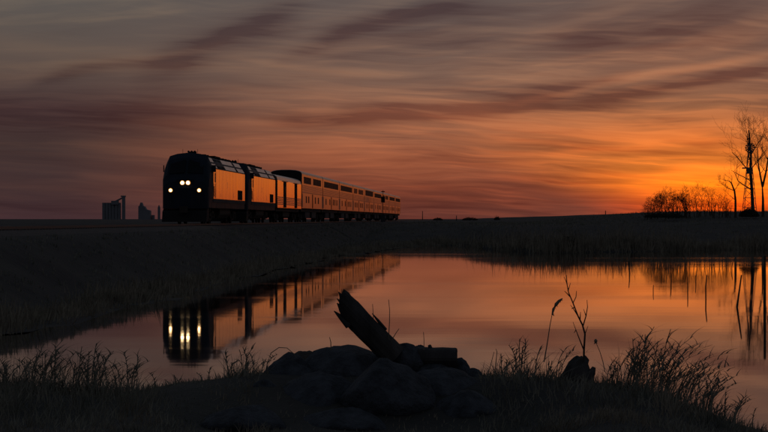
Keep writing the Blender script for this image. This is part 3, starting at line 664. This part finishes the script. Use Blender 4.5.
for (px, yt, yw, r, ln, lb) in stk:
    Y = CZ*F/(yw-HOR); x = (px-384)/F*Y; H = (yw-yt)/F*Y; o = MB()
    r = r*.72 if r < .1 else r*1.6; ptz = [(0, 0, -.6), (random.uniform(-.01, .01), 0, H*.5), (random.uniform(-.03, .03), .02, H)]
    o = o.tube(ptz, [r*1.1, r, r*.8], 7).build('wooden_stake' if r < .09 else 'sunken_stump', 'post_wood'); o.location = (x, Y, 0)
    tag(o, lb, 'stake' if r < .09 else 'stump', 'stakes standing in the pond' if r < .09 else None)
Y = CZ*F/(307-HOR); o = MB().tube([(0, 0, -.5), (0, 0, 0), (.10*0+.13, 0, 32/F*Y)], [.035, .03, .02], 7).build('wooden_stake', 'post_wood')
o.location = ((737-384)/F*Y, Y, 0); tag(o, 'stake leaning right in the water, making a bent shape with its reflection', 'stake', 'stakes standing in the pond')

# ------------------------------------------------------------------ foreground rocks, log, stump
def rock(px, py, wpx, hpx, Y, label, seed, m_='rock', flat=0.0, depth=.9, box=False, rot=0, name='boulder'):
    """px,py = centre of the silhouette; wpx,hpx = full size in photo pixels"""
    c = P(px, py, Y); a = wpx/F*Y/2; b_ = hpx/F*Y/2; bm = bmesh.new()
    bmesh.ops.create_icosphere(bm, subdivisions=4, radius=1)
    off = Vector((seed*3.7, seed*1.3, seed*.7))
    for v_ in bm.verts:
        n_ = v_.co.normalized()
        if box:
            mx = max(abs(n_.x), abs(n_.y), abs(n_.z)); k = (1/mx)*.5+.36; n2 = n_*k
        else: n2 = n_
        dsp = 1+.20*noise.noise(n_*1.3+off)+.10*noise.noise(n_*3.1+off)+.045*noise.noise(n_*7+off)+.018*noise.noise(n_*16+off)
        # flattened facets
        for q_ in range(8):
            fd = Vector((math.sin(seed*2.1+q_*1.9), math.cos(seed+q_*2.3), math.sin(q_*1.1+seed*.5))).normalized(); k = (n2*dsp).dot(fd)
            if k > .80: dsp *= (.80+(k-.80)*.22)/k
        v_.co = Vector((n2.x*a*dsp, n2.y*a*depth*dsp, n2.z*b_*dsp))
    me = bpy.data.meshes.new(name); bm.to_mesh(me); bm.free(); me.polygons.foreach_set('use_smooth', [True]*len(me.polygons))
    me.materials.append(M[m_]); o = bpy.data.objects.new(name, me); COL.objects.link(o); o.location = c; o.rotation_euler = (0, rot, 0)
    tag(o, label, 'rock' if name != 'stone_block' else 'stone block', 'boulders on the near bank'); return o
rock(347, 378, 96, 72, 20.4, 'largest rounded boulder, forming the top of the pile left of the log', 1)
rock(289, 382, 60, 56, 20.3, 'rounded boulder at the left end of the pile', 2)
rock(304, 365, 34, 30, 20.7, 'small brownish stone wedged between the left boulder and the largest', 3, 'rock_brown')
rock(322, 408, 104, 72, 19.5, 'wide low boulder in front of the largest one, lower left', 4)
rock(385, 404, 100, 84, 19.3, 'broad boulder in the middle of the pile below the log', 5)
rock(402, 364, 42, 46, 20.35, 'rounded stone against the right side of the log foot', 6)
rock(419, 364, 26, 38, 20.45, 'small round stone between the log foot and the sawn chunk', 7)
rock(433, 374, 46, 26, 20.35, 'flat stone filling the gap right under the sawn chunk', 8)
rock(459, 375, 26, 30, 20.4, 'small round stone just below the right end of the sawn chunk', 9)
rock(474, 384, 28, 30, 20.3, 'rightmost small stone of the pile', 10)
rock(440, 398, 96, 62, 19.8, 'broad low boulder beneath the sawn chunk', 11)
rock(246, 424, 84, 38, 18.6, 'half-buried flat boulder at the lower left of the pile', 13)
rock(264, 402, 50, 44, 19.6, 'half-buried boulder below the left end boulder', 14)
rock(345, 428, 90, 44, 18.8, 'half-buried boulder at the bottom centre of the pile', 15)
rock(468, 412, 66, 44, 19.2, 'half-buried boulder at the lower right of the pile', 16)
# sawn log chunk lying on the boulders
Yc = 20.3; a_ = P(410, 357, Yc+.15); b2 = P(456.5, 357.5, Yc-.05); cc = a_; rings = []; k = 22
for t in (0, .12, .3, .5, .7, .88, .97, 1.0):
    ring = []
    for j in range(k):
        an = 2*math.pi*j/k; rr_ = .088*(1+.10*noise.noise(Vector((math.cos(an)*1.4, math.sin(an)*1.4, t*2.5)))+.03*math.sin(an*6))*(1.06 if t < .8 else 1)
        if t == 1.0: rr_ *= .95
        p_ = a_.lerp(b2, t); ring.append(Vector((p_.x+.012*math.sin(an*2), p_.y+math.cos(an)*rr_, p_.z+math.sin(an)*rr_))-cc)
    rings.append(ring)
lc = empty('log_chunk', cc); MB().loft(rings).build('trunk', 'dead_wood', lc)
e_ = MB(); q_ = b2-cc; e_.cyl((q_.x+.002, q_.y, q_.z), (1, 0, 0), .078, .008, 18).build('sawn_end', 'dead_wood', lc)
MB().tube([a_.lerp(b2, .45)-cc+Vector((0, 0, .07)), a_.lerp(b2, .42)-cc+Vector((0, -.02, .115))], [.026, .016], 7).build('branch_stub', 'dead_wood', lc)
tag(lc, 'short square-ended log chunk lying on the boulders right of the leaning log', 'log')
# leaning broken log
def log():
    Y = 20.15; a = P(394, 356.5, Y+.05); b_ = P(336, 297, Y-.12); ax = (b_-a); L_ = ax.length; ax.normalize()
    sd_ = ax.cross(Vector((0, 1, 0))).normalized(); 
    if sd_.x > 0: sd_ = -sd_                     # towards lower left in the picture
    dp = ax.cross(sd_).normalized(); k = 22; rings = []
    T = [0, .12, .25, .38, .5, .6, .7, .78, .86, .93, 1.0]
    for t in T:
        ring = []
        for j in range(k):
            an = 2*math.pi*j/k; rad = .117*(1-.05*t)*(1+.12*noise.noise(Vector((math.cos(an)*1.5, math.sin(an)*1.5, t*3.2)))+.05*noise.noise(Vector((math.cos(an)*4, math.sin(an)*4, t*7)))+.03*math.sin(an*7+1))
            if t > .95: rad *= .96
            # broken end: the lower-left side is shorter, with splinters
            side = math.cos(an)
            end = L_-.17*((side+1)/2)**2-.03*abs(noise.noise(Vector((an*1.7, 3.3, 0))))-.02*random.random()
            s_ = min(t, 1)*end
            ring.append(a+ax*s_+sd_*math.cos(an)*rad+dp*math.sin(an)*rad*.8)
        rings.append(ring)
    c_ = sum((v_ for v_ in rings[-1]), Vector())/k-ax*.05
    rings.append([v_.lerp(c_, .5) for v_ in rings[-1]]); rings.append([v_.lerp(c_, .9)-ax*.03 for v_ in rings[-2]])
    root = empty('leaning_log', a); m2 = MB().loft([[v_-a for v_ in r_] for r_ in rings]); m2.build('trunk', 'dead_wood', root)
    # knots and a lifted strip of bark
    for t_, an_ in ((.3, -2.2), (.62, -1.5)):
        kp = ax*L_*t_+sd_*math.cos(an_)*.11+dp*math.sin(an_)*.1
        MB().tube([kp*.98, kp+(sd_*math.cos(an_)+dp*math.sin(an_))*.03], [.03, .018], 7).build('knot', 'dead_wood', root)
    MB().tube([ax*L_*.30-sd_*.118, ax*L_*.45-sd_*.128, ax*L_*.56-sd_*.135], [.018, .014, .003], 4).build('bark_strip', 'dead_wood', root)
    # splinters
    for (px, py, qx, qy, r_) in ((349, 326, 334, 311, .036), (348, 318, 337, 303, .045), (349, 309, 338.5, 292, .045), (352, 303, 343.5, 289, .035), (350, 314, 337, 298.5, .03)):
        p_ = P(px, py, Y-.1)-a; q_ = P(qx, qy, Y-.12)-a
        MB().tube([p_, p_.lerp(q_, .6)+Vector((.004, 0, .004)), q_], [r_, r_*.7, .004], 5).build('splinter', 'dead_wood', root)
    tag(root, 'thick broken log leaning up to the left out of the boulder pile', 'log')
log()
def stump():
    Y = 20.3; c = P(579, 392, Y); rings = []; k = 20
    prof = [(392, 17, 0), (384, 15.5, 0), (376, 14.5, 0), (370, 12.5, -1), (364, 10, -1), (360, 8.5, 1), (357.5, 5, 2)]
    for (py, hw, ox) in prof:
        ring = []
        for j in range(k):
            an = 2*math.pi*j/k; rr_ = hw/F*Y*(1+.14*noise.noise(Vector((math.cos(an)*1.6, math.sin(an)*1.6, py*.13)))+.05*math.sin(an*5+py))
            q_ = P(579+ox, py, Y); ring.append(Vector((q_.x+math.cos(an)*rr_, Y+math.sin(an)*rr_*.8, q_.z+.02*math.sin(an*3)))-c)
        rings.append(ring)
    root = empty('tree_stump', c); MB().loft(rings).build('stump', 'dead_wood', root, smooth=False)
    MB().tube([P(586, 385, Y-.05)-c, P(592, 372, Y-.05)-c, P(594, 367, Y-.05)-c], [.05, .035, .018], 7).build('broken_root', 'dead_wood', root)
    MB().tube([P(566, 388, Y)-c, P(566, 376, Y)-c, P(570, 366, Y)-c], [.06, .05, .03], 7).build('broken_root', 'dead_wood', root)
    tag(root, 'dark ragged tree stump among the grass on the right bank', 'stump')
stump()
def poly(mb, lst, Y, c, r0, r1, k=4, jit=0):
    n_ = len(lst); mb.tube([P(a, b_, Y+jit*i)-c for i, (a, b_) in enumerate(lst)], [r0+(r1-r0)*i/(n_-1) for i in range(n_)], k)
# dead sapling
Y = 20.2; c = P(583.8, 362, Y); sa = empty('dead_sapling', c)
mb = MB(); poly(mb, [(583.8, 362), (584, 350), (585, 334), (582.5, 325), (578, 316), (573, 303), (568.6, 292.6), (567, 284), (566.3, 275)], Y, c, .011, .0035, 5); mb.build('stem', 'bark', sa)
for l_ in ([(583.8, 350), (579, 338), (574.8, 327), (573, 322)], [(583, 326), (586, 316), (587.5, 307), (587, 300)], [(586, 316), (583.5, 309)], [(578, 316), (573.5, 309), (570.5, 305)], [(573, 303), (576, 297), (576.5, 291)],
           [(570, 296.5), (564.5, 291)], [(568, 291), (570.5, 283)], [(585, 334), (588, 326)], [(580, 320), (580.5, 312)], [(567.2, 284), (564.2, 277)], [(576, 330), (574, 333)], [(574.8, 307), (571.5, 309)]):
    mb = MB(); poly(mb, l_, Y, c, .0065, .0025, 4, .03); mb.build('twig', 'bark', sa)
tag(sa, 'thin leafless sapling rising from behind the ragged stump', 'sapling')
def reed(lst, label, Y=20.1, head=None, r=.006, group='single stalks on the near bank'):
    c = P(*lst[0], Y); root = empty('reed_stalk', c); mb = MB(); poly(mb, lst, Y, c, r, .0025, 4); mb.build('stem', 'dry_grass', root)
    if head:
        mb = MB(); k = len(head)
        mb.tube([P(a, b_, Y)-c for a, b_ in head], [.006+.012*math.sin(math.pi*i/(k-1)) for i in range(k)], 6)
        for i in range(26):
            t = random.uniform(0, k-1.01); j = int(t); a0 = P(*head[j], Y).lerp(P(*head[j+1], Y), t-j)-c
            mb.tube([a0, a0+Vector((random.uniform(-.02, .02), random.uniform(-.02, .02), random.uniform(-.035, .01)))], [.004, .001], 3)
        mb.build('seed_head', 'dry_grass', root)
    tag(root, label, 'reed', group)
reed([(544, 362), (546.5, 348), (548.4, 336), (550, 325), (552, 315), (554.5, 307)], 'tall reed with a drooping seed head left of the dead sapling', head=[(552, 315), (553.5, 309), (556, 304.5), (559, 301), (562.5, 298.5)])
reed([(605, 372), (603, 362), (600, 352), (597, 345), (595.8, 341)], 'thin stalk with a small bud right of the ragged stump', head=[(596, 343), (595.7, 341), (595.6, 339)], r=.004)
reed([(390, 350), (388.7, 336), (389.5, 322), (389.6, 310), (388.6, 299.5)], 'upright dry stalk just right of the leaning log', r=.005)
reed([(373, 345), (373, 330), (373.3, 316), (372.6, 304)], 'short dry stalk showing above the middle of the log', r=.004)
reed([(390, 345), (393, 338), (396, 333), (399.2, 328.5)], 'small slanting stalk at the foot of the log', r=.005)
reed([(268, 378), (267, 364), (271, 353), (279, 347.5), (287, 348), (293, 353), (297, 358)], 'arching stem bowed over the left end boulder', r=.005)
reed([(424, 350), (424, 340), (423.5, 332)], 'fine stalk in front of the square block', r=.003)
reed([(331, 350), (330.8, 342), (329.5, 337)], 'tiny stalk on top of the largest boulder', r=.005)
reed([(494, 378), (496, 362), (497, 352), (496, 349)], 'upright thin stalk right of the boulder pile', r=.005)
reed([(488, 374), (491, 364), (494, 352)], 'slanting thin stalk beside the rightmost small stone', r=.004)

# ------------------------------------------------------------------ grass
class Blades:
    def __init__(s): s.V = []; s.F = []
    def blade(s, root, h, w_, lean, bend, seg=4):
        ln = math.hypot(*lean) or 1; px_, py_ = -lean[1]/ln, lean[0]/ln
        if random.random() < .6: px_, py_ = 1, 0        # many blades show their flat side
        o = len(s.V); x, y, z = root
        for i in range(seg+1):
            t = i/seg; cx_ = x+lean[0]*h*(t*.35+bend*t*t); cy_ = y+lean[1]*h*(t*.35+bend*t*t); cz_ = z+h*(t-.32*bend*t*t*abs(ln))
            ww = w_*(1-t)**.7*.5+.0004
            s.V += [(cx_-px_*ww, cy_-py_*ww, cz_), (cx_+px_*ww, cy_+py_*ww, cz_)]
        for i in range(seg): a = o+2*i; s.F.append((a, a+1, a+3, a+2))
    def plume(s, root, h, lean, leaves=9):
        """stem with short drooping leaves and a nodding tip, blown to one side"""
        x, y, z = root; pts = []
        for i in range(7):
            t = i/6; pts.append(Vector((x+lean*h*(.25*t+.75*t*t*t), y+random.uniform(-.004, .004), z+h*(t-.22*abs(lean)*t*t*t))))
        w_ = .0038
        for i in range(6):
            o = len(s.V); a, b_ = pts[i], pts[i+1]; s.V += [(a.x-w_, a.y, a.z), (a.x+w_, a.y, a.z), (b_.x+w_*.85, b_.y, b_.z), (b_.x-w_*.85, b_.y, b_.z)]; s.F.append((o, o+1, o+2, o+3))
        for k in range(leaves):
            t = .35+.65*(k+random.random()*.5)/leaves; i = min(5, int(t*6)); a = pts[i].lerp(pts[i+1], t*6-i)
            L_ = h*random.uniform(.12, .28); sg_ = 1 if random.random() < .68 else -1
            s.blade((a.x, a.y, a.z), L_, random.uniform(.007, .015), (sg_*random.uniform(.3, 1.6), random.uniform(-.4, .4)), random.uniform(.3, 1.5), 4)
    def build(s, name, m_, parent=None): return raw(name, s.V, s.F, m_, parent)
def gx(px, Y): return (px-384)/F*Y
near = Blades(); dry = Blades()
def hgt(px, kind=0):
    # typical blade length along the near bank, from the photo's outline
    return float(np.interp(px, [-60, 0, 40, 90, 120, 150, 168, 200, 245, 262, 300, 460, 485, 520, 560, 600, 640, 690, 730, 800], [.44, .42, .42, .40, .36, .30, .14, .11, .20, .15, .10, .10, .20, .28, .26, .28, .32, .28, .24, .22]))
for i in range(19000):
    px = random.uniform(-60, 830); Yg = random.uniform(17.2, 21.2) if random.random() < .75 else random.uniform(14.5, 17.5)
    x = gx(px, Yg); z = h1(x, Yg)
    if 262 < px < 480 and Yg > 18.3: 
        if random.random() < (.9 if Yg > 19 else .55): continue
    k = hgt(px)
    if Yg < 18.5: k = min(k, .17)
    clump = .55+.9*max(0, noise.noise(Vector((x*2.6, Yg*1.4, 0)))+.25)
    h_ = k*random.uniform(.3, .8)*clump*(.72 if Yg > 19.6 else 1)
    ld = random.gauss(.12, .5); tgt = near if noise.noise(Vector((x*1.3, Yg, 4))) > -.1 else dry
    tgt.blade((x, Yg, z-.02), h_, random.uniform(.005, .011), (ld, random.gauss(0, .3)), random.uniform(.1, .7), 3)
tag(near.build('bank_grass', 'green_grass'), 'dark short grass covering the near bank around the boulders', 'grass', kind='stuff')
tag(dry.build('dry_grass', 'dry_grass'), 'dry pale grass mixed through the near bank', 'grass', kind='stuff')
# distinct clumps
def clump(px, top, wpx, n_, label, lean=.25, plumes=0, Y=20.2, m_='green_grass', seed=0, wmul=1.0, tuft=.5):
    random.seed(900+seed); x0 = gx(px, Y); z0 = h1(x0, Y); c = Vector((x0, Y, z0)); b = Blades(); H = P(px, top, Y).z-z0
    for i in range(int(n_*1.15)):
        u = random.gauss(0, .48)
        h_ = H*(random.uniform(.3, 1.12) if random.random() < .6 else random.uniform(.2, .6))*(1-.35*min(1, abs(u)))
        b.blade((u*wpx/F*Y*.6, random.uniform(-.3, .3), -.03), h_, random.uniform(.0035, .008)*wmul, (lean+u*.6+random.gauss(0, .5), random.gauss(0, .3)), random.uniform(.1, 1.2), 5)
    root = empty('grass_clump', c); tag(b.build('blades', m_, root), kind='stuff')
    if plumes:
        b = Blades()
        for i in range(plumes):
            u = random.gauss(0, .5); b.plume((u*wpx/F*Y*.55, random.uniform(-.3, .3), 0), H*random.uniform(.5, 1.12)*(1-.25*min(1, abs(u))), lean*.7+random.gauss(.1, .35), random.randint(5, 13))
        tag(b.build('plumes', m_, root), kind='stuff')
    tag(root, label, 'grass clump', 'tall grass clumps on the near bank')
clump(14, 350, 48, 190, 'bushy grass clump at the far left edge of the bank', .1, 18, seed=1)
clump(40, 342, 46, 190, 'tall arching grass clump, second from the left edge', .2, 22, seed=2)
clump(78, 343, 50, 160, 'grass clump with curved tips, midway along the left bank', .1, 20, seed=3)
clump(100, 350, 34, 100, 'thin upright grass clump right of the midway one', .0, 10, seed=4)
clump(126, 354, 40, 110, 'open spiky clump at the right end of the left grass', .1, 12, seed=5)
clump(155, 372, 22, 34, 'sparse low clump where the left grass thins out', .1, 3, seed=6)
clump(176, 368, 14, 22, 'tiny clump under the locomotive reflection', 0, 2, seed=7)
clump(205, 366, 14, 24, 'small tuft between the locomotive reflection and the boulders', .1, 2, seed=8)
clump(240, 344, 38, 130, 'dense bushy clump just left of the boulder pile', .15, 12, seed=9)
clump(262, 352, 14, 30, 'thin tuft touching the left end boulder', .2, 2, seed=10)
clump(500, 350, 30, 80, 'short spiky clump right of the boulder pile', .15, 4, seed=11)
clump(524, 342, 36, 130, 'bristly clump midway between boulders and stump', .05, 12, seed=12)
clump(550, 344, 30, 110, 'dense tuft close to the left side of the stump', .15, 5, seed=13)
clump(612, 352, 30, 80, 'leafy clump just right of the ragged stump', .15, 8, seed=14)
clump(636, 328, 40, 130, 'tallest plumed clump on the right bank, blown to the right', .4, 30, seed=15, wmul=1.1)
clump(660, 330, 38, 90, 'tall wind-bent clump right of the tallest one', .55, 26, seed=16)
clump(678, 354, 34, 80, 'drooping clump on the slope toward the water', .6, 22, Y=20.0, seed=17)
clump(704, 372, 34, 80, 'low curled clump near the lower right corner', .5, 20, Y=19.8, seed=18)
clump(728, 392, 30, 50, 'rightmost straggling clump at the lower right corner', .5, 14, Y=19.6, seed=19)
random.seed(77)
# far-bank grass: ragged fringe along the waterline and rough cover on the slopes
fb = Blades(); fb2 = Blades()
def tuft(x, y, H, w_, k, tgt):
    z = h1(x, y)
    if z < -.10: return
    for j in range(k):
        tgt.blade((x+random.gauss(0, H*.4), y+random.gauss(0, H*.3), z-.03), H*random.uniform(.5, 1.1), w_, (random.gauss(.1, .4), random.gauss(0, .3)), random.uniform(0, .5), 2)
for i in range(3600):
    y = 38+(215-38)*random.random()**1.5; x = float(ip(y, shL))+random.gauss(-.2, .5)
    tuft(x, y, random.uniform(.18, .5)*(1.6 if noise.noise(Vector((y*.25, 0, 3))) > .15 else .8), .02+.00018*y, 5, fb)
for i in range(3000):
    x = random.uniform(3, 60); y = float(ip(x, shF))+random.gauss(.8, 1.2)
    tuft(x, y, random.uniform(.25, .7)*(1.7 if noise.noise(Vector((x*.4, 0, 8))) > .0 else 1.0)*(1.9 if 8.5 < x < 24 else (1.5 if x >= 24 else .9)), .05, 5, fb)
for i in range(7000):
    y = 40+(215-40)*random.random()**1.4; x = track_x(y)+random.uniform(2.8, 22)
    if x > ip(y, shL)+.3 and y < 212: continue
    tuft(x, y, random.uniform(.08, .26), .02+.0002*y, 4, fb2)
for i in range(6500):
    y = random.uniform(165, 330); x = random.uniform(-8, 62)
    if y < ip(x, shF)+.5: continue
    tuft(x, y, random.uniform(.12, .4), .05, 4, fb2)
tag(fb.build('shore_reeds', 'dry_grass'), 'ragged reeds fringing the far waterline of the pond', 'reeds', kind='stuff')
tag(fb2.build('bank_cover', 'green_grass'), 'rough dry grass on the far bank and rail embankment', 'grass', kind='stuff')
